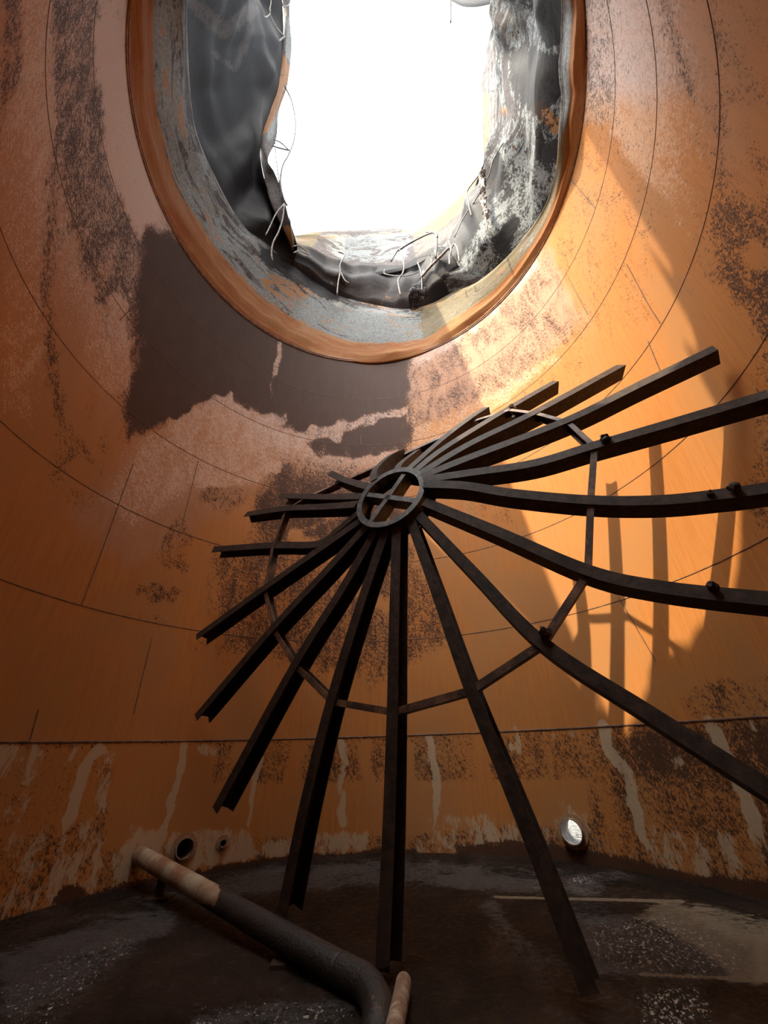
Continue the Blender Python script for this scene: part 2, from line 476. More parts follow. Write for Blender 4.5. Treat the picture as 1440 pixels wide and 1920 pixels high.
# ================================================================= materials
MAT = {}
MAT['wall'] = wall_material()
MAT['weld'] = steel_mat('weld_bead', (0.07, 0.035, 0.022), (0.17, 0.08, 0.04), 0.6, 8)
MAT['frame'] = steel_mat('burnt_rafter_steel', (0.018, 0.013, 0.011), (0.062, 0.036, 0.025), 0.6, 10, (0.36, 0.68), 0.0, 0.2, 0.5)
MAT['hub'] = steel_mat('grey_hub_steel', (0.03, 0.028, 0.028), (0.11, 0.10, 0.098), 0.5, 9, (0.42, 0.62), 0.2, 0.5, 0.5)
MAT['purlin'] = steel_mat('rusty_brace_steel', (0.040, 0.022, 0.016), (0.22, 0.11, 0.06), 0.55, 5, (0.42, 0.66), 0.0, 0.45, 0.5)
MAT['wire'] = steel_mat('burnt_wire', (0.20, 0.17, 0.15), (0.45, 0.40, 0.36), 0.6, 12)
MAT['wire_dark'] = steel_mat('dark_wire', (0.06, 0.06, 0.07), (0.16, 0.14, 0.14), 0.6, 12)
MAT['nozzle'] = steel_mat('pale_nozzle_steel', (0.16, 0.10, 0.065), (0.42, 0.32, 0.24), 0.5, 9)
MAT['black'] = steel_mat('sooty_lining', (0.012, 0.010, 0.009), (0.03, 0.024, 0.02), 0.8, 9)

def pipe_material():
    t = NT('tar_coated_pipe'); o = t.tc.outputs['Object']
    n1 = t.noise(o, 3.0, 8, 0.7, 0.4); n2 = t.noise(o, 42, 4, 0.7)
    soot, ash, pale, warm = t.attr('stain')
    f = t.smooth(t.math('ADD', n1, t.math('MULTIPLY', pale, 0.5)), 0.62, 0.72)
    dark = t.mix(t.smooth(n2, 0.4, 0.7), (0.010, 0.008, 0.008), (0.032, 0.027, 0.024))
    rust = t.mix(t.smooth(n1, 0.35, 0.6), (0.36, 0.29, 0.21), (0.22, 0.11, 0.06))
    t.put(t.mix(f, dark, rust), t.math('ADD', 0.32, t.math('MULTIPLY', n2, 0.3)), 0.0, 0.5)
    t.bump(n2, 0.8, 0.012)
    return t.m
MAT['pipe'] = pipe_material()

def shell_material():
    """crumpled burnt top plates: R soot and painted shade, G pale blue ash, B rust orange, A yellow tone, partly painted sun"""
    t = NT('buckled_burnt_plate'); o = t.tc.outputs['Object']; uv = t.tc.outputs['UV']
    dk, pal, ru, yel = t.attr('stain')
    n1 = t.noise(o, 0.9, 9, 0.7, 0.6); n2 = t.noise(o, 4.5, 9, 0.78, 0.4); n3 = t.noise(o, 17, 6, 0.8)
    line = t.noise(t.scale(uv, (0.5, 5.0, 1)), 1.6, 9, 0.75, 0.8, '2D')
    m = t.math('ADD', t.math('ADD', t.math('MULTIPLY', n1, 0.30), t.math('MULTIPLY', n2, 0.42)), t.math('MULTIPLY', n3, 0.28))
    ml = t.math('ADD', t.math('MULTIPLY', line, 0.75), t.math('MULTIPLY', n2, 0.25))
    def cov(mask, src, w=0.022):
        return t.smooth(t.math('SUBTRACT', src, t.math('SUBTRACT', 0.74, t.math('MULTIPLY', mask, 0.50))), -w, w)
    base = t.mix(t.smooth(t.math('ADD', t.math('MULTIPLY', n2, 0.5), t.math('MULTIPLY', n3, 0.5)), 0.42, 0.58), (0.040, 0.030, 0.029), (0.13, 0.105, 0.098))
    c = t.mix(cov(pal, ml), base, t.mix(t.smooth(n3, 0.4, 0.6), (0.27, 0.29, 0.29), (0.17, 0.175, 0.175)))
    c = t.mix(t.math('MULTIPLY', cov(yel, m, 0.04), 0.8), c, (0.17, 0.13, 0.065))
    c = t.mix(t.math('MULTIPLY', cov(ru, ml, 0.03), 0.9), c, t.mix(t.smooth(line, 0.4, 0.6), (0.32, 0.115, 0.035), (0.36, 0.17, 0.06)))
    c = t.mix(t.math('MULTIPLY', cov(dk, m, 0.025), 0.93), c, (0.014, 0.012, 0.013))
    t.put(c, t.math('ADD', 0.42, t.math('MULTIPLY', n3, 0.3)), 0.0, 0.10)
    t.bump(t.math('ADD', t.math('MULTIPLY', ml, 1.2), t.math('MULTIPLY', m, 1.0)), 0.6, 0.03)
    return t.m
MAT['shell'] = shell_material()

def floor_material():
    t = NT('tarry_wet_floor'); o = t.tc.outputs['Object']
    wet, grey, tan, dull = t.attr('stain')
    n1 = t.noise(o, 1.1, 8, 0.65, 0.8); n2 = t.noise(t.scale(o, (1, 1.6, 1)), 7, 8, 0.7, 0.6); n3 = t.noise(t.scale(o, (1, 1.4, 1)), 13, 4, 0.7, 0.4); n4 = t.noise(o, 26, 3, 0.6)
    m = t.math('ADD', t.math('MULTIPLY', n1, 0.35), t.math('ADD', t.math('MULTIPLY', n2, 0.40), t.math('MULTIPLY', n3, 0.25)))
    def cov(mask, w=0.03):
        return t.smooth(t.math('SUBTRACT', m, t.math('SUBTRACT', 0.72, t.math('MULTIPLY', mask, 0.46))), -w, w)
    base = t.mix(t.smooth(n1, 0.35, 0.65), (0.008, 0.006, 0.005), (0.024, 0.014, 0.010))
    c = t.mix(t.math('MULTIPLY', cov(grey, 0.03), 0.7), base, (0.060, 0.057, 0.057))
    c = t.mix(t.math('MULTIPLY', cov(tan, 0.06), 0.9), c, (0.17, 0.14, 0.10))
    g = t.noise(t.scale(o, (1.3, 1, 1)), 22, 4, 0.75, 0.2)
    c = t.mix(t.smooth(t.math('ADD', g, t.math('MULTIPLY', wet, 0.20)), 0.735, 0.765), c, (0.42, 0.39, 0.34))  # pale specks paint the wet glints into the colour
    r = t.smooth(t.math('ADD', n3, t.math('MULTIPLY', wet, 0.45)), 0.45, 0.80, 0.62, 0.10)
    t.put(c, r, 0.0, 0.5)
    t.set(t.b.inputs['Specular IOR Level'], t.math('ADD', 0.06, t.math('MULTIPLY', wet, 0.35)))
    h = t.math('ADD', t.math('MULTIPLY', n3, 0.9), t.math('ADD', t.math('MULTIPLY', n4, 0.5), t.math('MULTIPLY', n2, 1.2)))
    t.bump(t.math('MULTIPLY', h, t.math('ADD', 0.06, wet)), 0.8, 0.06)
    return t.m
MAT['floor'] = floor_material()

t = NT('outside_gravel'); gn = t.noise(t.tc.outputs['Object'], 14, 6, 0.7)
t.put(t.mix(t.smooth(gn, 0.42, 0.58), (0.10, 0.09, 0.07), (0.45, 0.42, 0.36)), 0.9); t.bump(gn, 1.0, 0.05)
MAT['gravel'] = t.m

wall = build_wall()

# ---------------------------------------------------------------- floor
def build_floor():
    n = 190; g = np.linspace(-1, 1, n)
    # squircle-free polar grid
    NR, NT_ = 240, 720
    V = [(0, 0, 0)]; R = np.linspace(0, 1, NR + 1)[1:]
    for r in R:
        for k in range(NT_):
            a = 2 * math.pi * k / NT_
            V.append((S * 1.0 * r * math.cos(a), S * r * math.sin(a), 0))
    F_ = [(0, 1 + k, 1 + (k + 1) % NT_) for k in range(NT_)]
    for j in range(NR - 1):
        for k in range(NT_):
            k2 = (k + 1) % NT_
            F_.append((1 + j * NT_ + k, 1 + (j + 1) * NT_ + k, 1 + (j + 1) * NT_ + k2, 1 + j * NT_ + k2))
    X = np.array(V, float)
    rr = np.hypot(X[:, 0], X[:, 1]) / S
    X[:, 2] = 0.012 * sstep(rr, 0.90, 0.905)         # annular edge plates lie on top
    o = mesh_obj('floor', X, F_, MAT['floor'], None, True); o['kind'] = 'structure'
    u, v = project(X)
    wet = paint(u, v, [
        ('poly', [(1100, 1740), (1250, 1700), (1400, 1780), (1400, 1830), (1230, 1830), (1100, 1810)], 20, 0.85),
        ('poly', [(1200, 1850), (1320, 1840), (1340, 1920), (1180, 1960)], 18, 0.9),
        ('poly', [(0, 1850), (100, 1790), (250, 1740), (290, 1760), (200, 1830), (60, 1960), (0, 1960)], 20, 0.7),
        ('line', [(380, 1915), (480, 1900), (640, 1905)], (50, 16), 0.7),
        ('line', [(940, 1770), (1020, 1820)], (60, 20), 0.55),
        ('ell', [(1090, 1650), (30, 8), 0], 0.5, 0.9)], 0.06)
    rg = np.random.RandomState(3); X[:, 2] += (wet > 0.2) * wet * rg.uniform(-1, 1, len(X)) * 0.011
    o.data.vertices.foreach_set('co', X.astype(np.float32).ravel()); o.data.update()
    grey = paint(u, v, [
        ('poly', [(0, 1790), (160, 1730), (300, 1700), (330, 1730), (200, 1810), (60, 1900), (0, 1900)], 25, 0.62),
        ('poly', [(180, 1700), (520, 1620), (760, 1612), (1200, 1640), (1100, 1680), (700, 1660), (420, 1680)], 14, 0.55),
        ('line', [(920, 1700), (950, 1750), (1010, 1800)], (36, 14), 0.52),
        ('line', [(380, 1920), (620, 1900)], (50, 16), 0.5),
        ('poly', [(1060, 1700), (1440, 1760), (1440, 1840), (1100, 1830)], 20, 0.62)], 0.28)
    tan = paint(u, v, [
        ('poly', [(1180, 1720), (1240, 1690), (1500, 1740), (1500, 1850), (1380, 1840), (1310, 1780)], 16, 0.70),
        ('poly', [(1290, 1690), (1500, 1730), (1500, 1770), (1330, 1730)], 14, 0.55),
        ('line', [(930, 1682), (1280, 1690)], (5, 2), 0.9),
        ('line', [(1200, 1826), (1440, 1838)], (6, 2), 0.9),
        ('poly', [(1000, 1640), (1180, 1655), (1260, 1680), (980, 1676)], 12, 0.34)], 0.08)
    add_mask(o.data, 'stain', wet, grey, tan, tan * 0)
    return o
build_floor()

gr = mesh_obj('ground_outside', [(S * 1.003 * math.cos(2 * math.pi * k / 96), S * 1.003 * math.sin(2 * math.pi * k / 96), -0.03) for k in range(96)] +
              [(60 * math.cos(2 * math.pi * k / 96), 60 * math.sin(2 * math.pi * k / 96), -0.03) for k in range(96)],
              [(k, 96 + k, 96 + (k + 1) % 96, (k + 1) % 96) for k in range(96)], MAT['gravel'])
gr['kind'] = 'structure'

# ---------------------------------------------------------------- weld beads (trim)
def hoop(name, z, w=0.02, th=0.004, r=1.0, mat='weld', a0=0, a1=360, parent=None, seed=0):
    rnd = random.Random(seed); n = int((a1 - a0) * 1.5); V = []; F_ = []
    for i in range(n + 1):
        a = a0 + (a1 - a0) * i / n
        ww = w * (0.75 + 0.5 * rnd.random())
        V += [pol(a, z - ww / 2, r), pol(a, z - ww / 4, r - th / S), pol(a, z + ww / 4, r - th / S), pol(a, z + ww / 2, r)]
    for i in range(n):
        for k in range(3):
            F_.append((4 * i + k, 4 * i + k + 1, 4 * i + 5 + k, 4 * i + 4 + k))
    return mesh_obj(name, V, F_, MAT[mat], parent)

for i, k in enumerate(['s1', 'b', 'a', 'c', 'd', 'e']):
    hoop('weld_seam', HS[k] * S, 0.028 if k == 's1' else 0.017, 0.008 if k == 's1' else 0.005, parent=wall, seed=i)
VSEAM = [((250, 869), (187, 1044), (153, 1134)), ((372, 864), (340, 990)), ((285, 1195), (262, 1290), (250, 1340)), ((72, 1330), (55, 1392)),
         ((1065, 330), (1116, 390)), ((1175, 495), (1215, 570), (1238, 606)), ((1065, 520), (1103, 590)), ((1215, 640), (1240, 700)), ((150, 20), (0, 0)),
         ((676, 815), (677, 833)), ((1160, 1120), (1230, 1240)), ((262, 562), (225, 600))]
def strip_on_wall(name, pts, w=0.014, parent=None, mat='weld'):
    P = []
    for a, b in zip(pts[:-1], pts[1:]):
        for j in range(8):
            P.append(far(a[0] + (b[0] - a[0]) * j / 8, a[1] + (b[1] - a[1]) * j / 8, 0.9992))
    P.append(far(*pts[-1], 0.9992)); P = np.array(P)
    V = []; F_ = []
    for i, p in enumerate(P):
        d = P[min(i + 1, len(P) - 1)] - P[max(i - 1, 0)]; nn = np.array([p[0], p[1], 0]); s = np.cross(d, nn); s = s / np.linalg.norm(s) * w / 2
        V += [p - s, p + s, ]
    F_ = [(2 * i, 2 * i + 1, 2 * i + 3, 2 * i + 2) for i in range(len(P) - 1)]
    o = mesh_obj(name, V, F_, MAT[mat], parent)
    m = o.modifiers.new('thick', 'SOLIDIFY'); m.thickness = 0.004
    return o
for p in VSEAM:
    if p[0] != (150, 20): strip_on_wall('weld_seam', p, parent=wall)

# rim stiffener ring
def rim_ring():
    V = []; F_ = []; n = 360
    prof = [(1.0, -0.05), (0.994, -0.048), (0.994, -0.034), (0.998, -0.03), (0.998, 0.0), (0.991, 0.004), (0.991, 0.022), (0.997, 0.03), (1.0, 0.03)]
    for i in range(n):
        a = i
        for r, dz in prof: V.append(pol(a, RIM + dz, r))
    m = len(prof)
    for i in range(n):
        i2 = (i + 1) % n
        for k in range(m - 1): F_.append((i * m + k, i * m + k + 1, i2 * m + k + 1, i2 * m + k))
    return mesh_obj('trim_1', V, F_, MAT['rim'], None)
MAT['rim'] = steel_mat('rim_angle', (0.16, 0.085, 0.05), (0.40, 0.20, 0.09), 0.55, 7)
rim_ring()['kind'] = 'structure'

# ================================================================= CRUMPLED TOP SHELL
top = empty('crumpled_wall_top', (0, 0, RIM),
            'buckled and torn burnt steel plates leaning in around the open top of the tank', 'crumpled steel')

def catm_grid(G, nu, nv):
    G = np.array(G, float)
    A = np.array([catmull(row, nu) for row in G])           # along each row
    B = np.array([catmull(A[:, j], nv) for j in range(A.shape[1])])
    return B.transpose(1, 0, 2)                             # rows x cols x 3

def crease(x, seed, freq, amp):
    """a few broad dents bounded by sharp folds, with small dimples on top"""
    rs = np.random.RandomState(seed); out = np.zeros(len(x)); x = x * np.array([1, 1, 0.45])
    for k in range(5):
        d = rs.normal(size=3) * np.array([1, 1, 0.6]); d /= np.linalg.norm(d); e = rs.normal(size=3); e /= np.linalg.norm(e)
        f = freq * (1 + 0.8 * k)
        w = (x @ d + 0.5 * np.sin(x @ e * 0.9 * freq + k)) * f / math.pi + rs.uniform()
        tri = 1 - 2 * np.abs((w % 1) * 2 - 1)
        gate = 0.5 + 0.5 * np.sin(x @ e * f * 0.5 + rs.uniform(0, 6.28))
        out += tri * gate * amp / (1 + 1.1 * k)
    return out - out.min()

def sheet(name, rows, nu=8, nv=8, amp=0.05, freq=2.2, seed=1, ops=None, base=(0.2, 0.3, 0.2, 0.0), edge_lock=True, ragged=0.0, thick=0.012, fv=None, snap=False, bias=0.0):
    """rows of (photo x, photo y, radius) turned into a crumpled plate with true thickness"""
    G = catm_grid(rows, nu, nv); nr, nc, _ = G.shape
    rnd = np.random.RandomState(seed)
    P = np.array([[far(*G[i, j]) for j in range(nc)] for i in range(nr)])
    X = P.reshape(-1, 3)
    I, J = np.meshgrid(np.linspace(0, 1, nr), np.linspace(0, 1, nc), indexing='ij')
    lock = np.minimum(1, np.minimum(I, 1 - I) * 6).ravel() if edge_lock else np.ones(nr * nc)
    d = crease(X, seed, freq, amp) * lock
    rad = X.copy(); rad[:, 2] = 0; rad /= np.linalg.norm(rad, axis=1)[:, None]
    d = d - bias * amp * lock
    X = X - rad * d[:, None]
    if ragged:
        jit = rnd.normal(0, ragged, nc)
        Xr = X.reshape(nr, nc, 3); Xr[-1, :, 2] += jit; X = Xr.reshape(-1, 3)
    if snap:
        a0 = np.arctan2(X[:nc, 1], X[:nc, 0]); X[:nc, 0] = 0.9985 * S * np.cos(a0); X[:nc, 1] = 0.9985 * S * np.sin(a0); X[:nc, 2] = RIM - 0.03
    # stay inside the shell
    h = np.hypot(X[:, 0], X[:, 1]); k = np.minimum(1, 0.996 * S / h); X[:, 0] *= k; X[:, 1] *= k
    F_ = [(i * nc + j, i * nc + j + 1, (i + 1) * nc + j + 1, (i + 1) * nc + j) for i in range(nr - 1) for j in range(nc - 1)]
    o = mesh_obj(name, X, F_, MAT['shell'], top, True)
    u, v = project(X)
    chans = []
    for c in range(4):
        chans.append(paint(u, v, (ops or {}).get(c, []), base[c] if fv is None or c not in fv else fv[c](I.ravel(), J.ravel())))
    add_mask(o.data, 'stain', *chans)
    uvl = o.data.uv_layers.new(name='UVMap'); li = np.empty(len(o.data.loops), np.int32); o.data.loops.foreach_get('vertex_index', li)
    L = np.arctan2(X[:, 1], X[:, 0]) * S
    L = np.where(L < -2.4 * S / 1.0, L + 2 * math.pi * S, L)
    uvl.data.foreach_set('uv', np.stack([L[li], (I.ravel() * 1.4)[li]], 1).astype(np.float32).ravel())
    md = o.modifiers.new('thick', 'SOLIDIFY'); md.thickness = thick; md.offset = 0
    return o

rimp = [(240, -70), (239, 60), (250, 210), (276, 320), (330, 430), (390, 515), (470, 596), (570, 653), (680, 684), (770, 673), (850, 635), (925, 578), (992, 500), (1046, 405), (1080, 300), (1097, 180), (1100, 60), (1092, -70)]
edgp = [(352, -70), (351, 70), (364, 230), (405, 335), (452, 418), (498, 456), (550, 498), (636, 552), (705, 572), (775, 578), (850, 548), (905, 522), (975, 455), (1036, 360), (1057, 260), (1062, 150), (1060, 50), (1050, -70)]
LEAN = [0.10, 0.09, 0.05, 0.02] + [0.0] * 14
def lerp_row(f, r, wob=0.0):
    out = []
    for i, (a, b) in enumerate(zip(rimp, edgp)):
        rr = r + wob * math.sin(i * 2.1) - LEAN[i] * f
        out.append((a[0] + (b[0] - a[0]) * f, a[1] + (b[1] - a[1]) * f, rr))
    return out
sheet('lower_band', [lerp_row(0, 0.999), lerp_row(0.18, 0.997), lerp_row(0.4, 0.985, 0.006), lerp_row(0.7, 0.972, 0.012), lerp_row(1.0, 0.955, 0.008)],
      10, 9, 0.09, 1.0, 3, snap=True,
      ops={0: [('ell', [(430, 330), (26, 60), -25], 0.5, 0.30), ('line', [(500, 480), (560, 520), (620, 550)], (34, 12), 0.62), ('poly', [(640, 530), (780, 560), (800, 590), (640, 580)], 10, 0.45),
                ('poly', [(1000, 60), (1060, 60), (1062, 250), (1045, 250)], 10, 0.4)],
           1: [('ell', [(370, 310), (16, 24), -10], 0.2, 1.0), ('line', [(300, 30), (300, 130), (320, 220)], (26, 12), 0.66), ('poly', [(560, 560), (800, 600), (800, 650), (680, 650), (560, 630)], 14, 0.68)],
           2: [('line', [(520, 535), (560, 550)], (46, 16), 0.52), ('ell', [(740, 560), (80, 18), 0], 0.4, 0.5)],
           3: [('poly', [(790, 560), (1060, 240), (1100, 300), (1000, 500), (850, 640), (790, 660)], 12, 0.6)]},  # sunlit stretch of the band painted yellow
      fv={0: lambda i, j: 0.12 + 0.12 * sstep(i, 0.6, 1), 1: lambda i, j: 0.10 + 0.48 * sstep(i, 0.28, 0.42) - 0.12 * sstep(i, 0.6, 0.95),
          2: lambda i, j: 0.98 - 0.68 * sstep(i, 0.30, 0.46), 3: lambda i, j: 0.34 + 0 * i})

# left folded plate
sheet('left_fold', [
   [(344, -60, 0.88), (345, 60, 0.90), (355, 230, 0.95), (398, 340, 0.975), (445, 425, 0.975), (495, 462, 0.975), (548, 502, 0.97)],
   [(395, -60, 0.91), (395, 60, 0.93), (400, 180, 0.965), (425, 310, 0.99), (462, 400, 0.99), (508, 450, 0.97), (549, 490, 0.95)],
   [(440, -60, 0.92), (445, 40, 0.93), (440, 150, 0.97), (452, 270, 0.985), (478, 370, 0.975), (520, 430, 0.94), (550, 482, 0.92)],
   [(490, -60, 0.90), (495, 50, 0.91), (482, 150, 0.95), (468, 250, 0.95), (485, 340, 0.93), (520, 410, 0.89), (549, 472, 0.87)],
   [(525, -60, 0.88), (531, 50, 0.89), (527, 150, 0.90), (491, 255, 0.90), (492, 320, 0.87), (514, 385, 0.82), (546, 460, 0.80)]],
   9, 9, 0.42, 0.8, 8, bias=0.8,
   ops={0: [('poly', [(360, 60), (430, 110), (520, 160), (490, 260), (545, 450), (540, 490), (440, 420), (370, 230)], 24, 0.95),
            ('line', [(355, 0), (420, 60), (470, 20)], (30, 14), 0.3), ('line', [(470, 60), (440, 130), (400, 100)], (18, 10), 0.35)]},
   base=(0.70, 0.10, 0.12, 0.0))
sheet('left_fold_lip', [
   [(525, -60, 0.885), (531, 40, 0.895), (528, 100, 0.90), (520, 160, 0.905), (505, 210, 0.905), (489, 255, 0.905), (487, 290, 0.90), (494, 330, 0.875), (505, 375, 0.84), (520, 410, 0.82), (540, 450, 0.805), (548, 470, 0.80)],
   [(533, -60, 0.86), (538, 40, 0.85), (536, 100, 0.86), (530, 160, 0.87), (514, 210, 0.875), (498, 255, 0.87), (495, 290, 0.86), (504, 325, 0.84), (518, 370, 0.80), (532, 405, 0.775), (543, 440, 0.765), (549, 466, 0.765)],
   [(540, -60, 0.83), (543, 40, 0.83), (546, 90, 0.84), (538, 160, 0.84), (522, 210, 0.85), (517, 262, 0.84), (501, 300, 0.82), (514, 325, 0.79), (530, 362, 0.76), (537, 395, 0.74), (546, 430, 0.73), (550, 462, 0.73)]],
   6, 5, 0.012, 4, 5,
   ops={2: [('poly', [(527, 90), (545, 130), (528, 200), (500, 250), (487, 255)], 6, 0.75), ('line', [(540, 430), (548, 465)], (14, 5), 0.8)], 1: [('line', [(540, 40), (545, 110)], (16, 6), 0.7), ('line', [(520, 210), (505, 260)], (9, 3), 0.8)]},
   base=(0.35, 0.25, 0.15, 0.0), edge_lock=False)

# back: leaning flap seen against the sky, and the dark pleats under it
sheet('back_flap', [
   [(546, 466, 0.93), (580, 485, 0.93), (632, 508, 0.925), (700, 516, 0.925), (760, 506, 0.925), (812, 478, 0.925), (850, 445, 0.92), (885, 385, 0.915)],
   [(550, 455, 0.95), (585, 468, 0.95), (634, 500, 0.935), (700, 507, 0.94), (760, 494, 0.94), (815, 462, 0.935), (855, 425, 0.93), (892, 368, 0.925)],
   [(550, 448, 0.975), (590, 452, 0.975), (640, 470, 0.97), (705, 468, 0.97), (765, 458, 0.965), (815, 436, 0.955), (855, 400, 0.945), (898, 350, 0.935)],
   [(550, 442, 0.975), (598, 434, 0.975), (680, 431, 0.97), (730, 429, 0.97), (783, 427, 0.965), (822, 392, 0.955), (862, 362, 0.945), (905, 322, 0.94)]],
   8, 8, 0.08, 0.8, 12,
   ops={0: [('line', [(555, 470), (634, 512), (760, 512), (850, 455)], (26, 8), 0.9)], 3: [('poly', [(550, 430), (605, 430), (580, 470), (550, 456)], 5, 1.0), ('poly', [(760, 425), (830, 380), (905, 320), (860, 400), (800, 450)], 8, 0.9)],  # dark line paints shade of the gap below, yellow patches the sunlit parts
        1: [('poly', [(600, 440), (780, 432), (760, 490), (640, 495)], 10, 0.55)], 2: [('line', [(560, 450), (760, 435)], (8, 4), 0.45)]},
   base=(0.12, 0.25, 0.12, 0.3))
sheet('back_pleats', [
   [(535, 500, 0.985), (600, 545, 0.985), (640, 566, 0.985), (700, 585, 0.985), (780, 590, 0.985), (840, 562, 0.985), (880, 530, 0.985)],
   [(540, 490, 0.975), (600, 530, 0.975), (640, 550, 0.97), (700, 560, 0.955), (770, 562, 0.955), (830, 540, 0.96), (872, 510, 0.965)],
   [(545, 482, 0.96), (600, 515, 0.95), (640, 532, 0.94), (700, 530, 0.935), (760, 535, 0.935), (815, 518, 0.94), (860, 490, 0.95)],
   [(546, 476, 0.98), (600, 506, 0.985), (640, 520, 0.985), (700, 524, 0.985), (760, 514, 0.985), (815, 492, 0.985), (860, 465, 0.985)],
   [(546, 455, 0.985), (600, 470, 0.985), (640, 490, 0.985), (700, 495, 0.985), (760, 490, 0.985), (815, 465, 0.985), (860, 430, 0.985)]],
   9, 9, 0.22, 1.4, 21,
   ops={2: [('poly', [(560, 500), (760, 540), (830, 560), (780, 585), (640, 560)], 12, 0.55)]},
   base=(0.62, 0.15, 0.3, 0.0))

# right crumpled mass
sheet('right_fold', [
   [(770, 592, 0.985), (850, 556, 0.985), (910, 526, 0.985), (980, 460, 0.985), (1040, 365, 0.985), (1062, 262, 0.985), (1068, 150, 0.985), (1066, 50, 0.985), (1056, -70, 0.985)],
   [(775, 570, 0.96), (845, 530, 0.955), (900, 490, 0.945), (950, 420, 0.94), (1005, 330, 0.945), (1030, 245, 0.95), (1030, 150, 0.955), (1035, 50, 0.985), (1030, -70, 0.985)],
   [(795, 548, 0.95), (845, 510, 0.93), (890, 455, 0.925), (930, 385, 0.92), (975, 300, 0.915), (1000, 230, 0.91), (1000, 140, 0.93), (1008, 50, 0.97), (1005, -70, 0.965)],
   [(800, 525, 0.945), (840, 490, 0.945), (875, 430, 0.95), (915, 360, 0.94), (950, 290, 0.925), (972, 215, 0.92), (968, 130, 0.925), (972, 50, 0.94), (970, -70, 0.94)],
   [(808, 505, 0.96), (838, 465, 0.97), (868, 410, 0.97), (905, 340, 0.965), (938, 275, 0.955), (950, 205, 0.945), (956, 130, 0.93), (940, 50, 0.92), (930, -70, 0.92)]],
   12, 12, 0.55, 1.1, 31,
   ops={0: [('poly', [(1000, -60), (1060, -60), (1062, 60), (1030, 90), (1010, 40)], 8, 1.0), ('poly', [(960, 90), (1050, 110), (1050, 180), (1000, 210), (960, 160)], 14, 0.72),
            ('poly', [(815, 510), (900, 345), (935, 290), (940, 330), (880, 450), (830, 520)], 12, 0.85), ('line', [(940, 460), (960, 420)], (22, 10), 0.8), ('ell', [(1030, 290), (18, 30), 20], 0.5, 0.6)],
        1: [('poly', [(880, 450), (960, 320), (1050, 270), (1040, 360), (960, 450), (900, 500), (860, 510)], 14, 0.72), ('line', [(975, 120), (1000, 220), (960, 290)], (30, 14), 0.5)],
        2: [('line', [(1010, 200), (1040, 235)], (26, 10), 0.7), ('ell', [(950, 210), (20, 12), 0], 0.4, 0.5)], 3: [('ell', [(960, 50), (30, 40), 0], 0.4, 0.5)]},
   base=(0.46, 0.50, 0.20, 0.05))
# thin torn flap on the sky side of the right mass, with the shade of the slot painted in
sheet('right_torn_flap', [
   [(935, -70, 0.99), (955, 30, 0.99), (960, 90, 0.99), (958, 160, 0.99), (950, 230, 0.99), (945, 270, 0.985), (925, 310, 0.985), (895, 350, 0.98)],
   [(930, -70, 0.985), (942, 30, 0.985), (945, 90, 0.985), (935, 160, 0.985), (930, 230, 0.985), (930, 270, 0.98), (915, 305, 0.98), (890, 350, 0.975)],
   [(928, -70, 0.97), (932, 30, 0.97), (926, 90, 0.965), (922, 160, 0.96), (920, 230, 0.96), (918, 265, 0.96), (909, 305, 0.96), (885, 352, 0.96)],
   [(925, -70, 0.95), (930, 20, 0.95), (914, 80, 0.94), (904, 150, 0.93), (904, 220, 0.93), (906, 270, 0.935), (905, 312, 0.94), (878, 355, 0.94)]],
   8, 6, 0.015, 3, 44,
   ops={0: [('poly', [(940, -60), (962, -60), (962, 200), (950, 280), (930, 300), (936, 160)], 6, 1.0)], 3: [('line', [(912, 180), (912, 300)], (18, 8), 0.6)]},
   base=(0.35, 0.45, 0.1, 0.1))
# torn piece hanging at the very top
sheet('top_scrap', [
   [(842, -120, 0.97), (870, -120, 0.97), (900, -120, 0.97), (935, -120, 0.97)],
   [(846, -40, 0.955), (872, -40, 0.95), (900, -40, 0.955), (932, -40, 0.96)],
   [(845, 1, 0.945), (868, 12, 0.94), (895, 13, 0.945), (928, 6, 0.95)]], 6, 5, 0.02, 4, 51, base=(0.75, 0.3, 0.15, 0.0))

# unseen plates on the rim behind, torn edge shaped to cut the sun patch
def unseen_rear_plate(name, prof, seed):
    rnd = np.random.RandomState(seed); az = np.arange(prof[0][0], prof[-1][0] + 0.1, 1.0)
    zt = np.interp(az, [p[0] for p in prof], [p[1] for p in prof]) * S + rnd.normal(0, 0.035, len(az))
    NR = 8; V = []; F_ = []
    for k in range(NR + 1):
        for a, z in zip(az, zt):
            r = 0.999 - 0.03 * (k / NR) * abs(math.sin(a * 0.11)) - 0.012 * math.sin(a * 0.23 + k) * (k / NR)
            V.append(pol(a, RIM + (z - RIM) * k / NR, r))
    n = len(az)
    F_ = [(k * n + j, k * n + j + 1, (k + 1) * n + j + 1, (k + 1) * n + j) for k in range(NR) for j in range(n - 1)]
    o = mesh_obj(name, V, F_, MAT['shell'], top, True); X = np.array(V)
    I = np.repeat(np.linspace(0, 1, NR + 1), n)
    add_mask(o.data, 'stain', 0.3 + 0 * I, 0.5 * sstep(I, .1, .3), 0.9 - 0.8 * sstep(I, .1, .3), 0 * I)
    uvl = o.data.uv_layers.new(name='UVMap'); li = np.empty(len(o.data.loops), np.int32); o.data.loops.foreach_get('vertex_index', li)
    uvl.data.foreach_set('uv', np.stack([(np.tile(np.radians(az), NR + 1) * S)[li], I[li] * 1.4], 1).astype(np.float32).ravel())
    md = o.modifiers.new('thick', 'SOLIDIFY'); md.thickness = 0.012
    return o
Z0 = 0.338
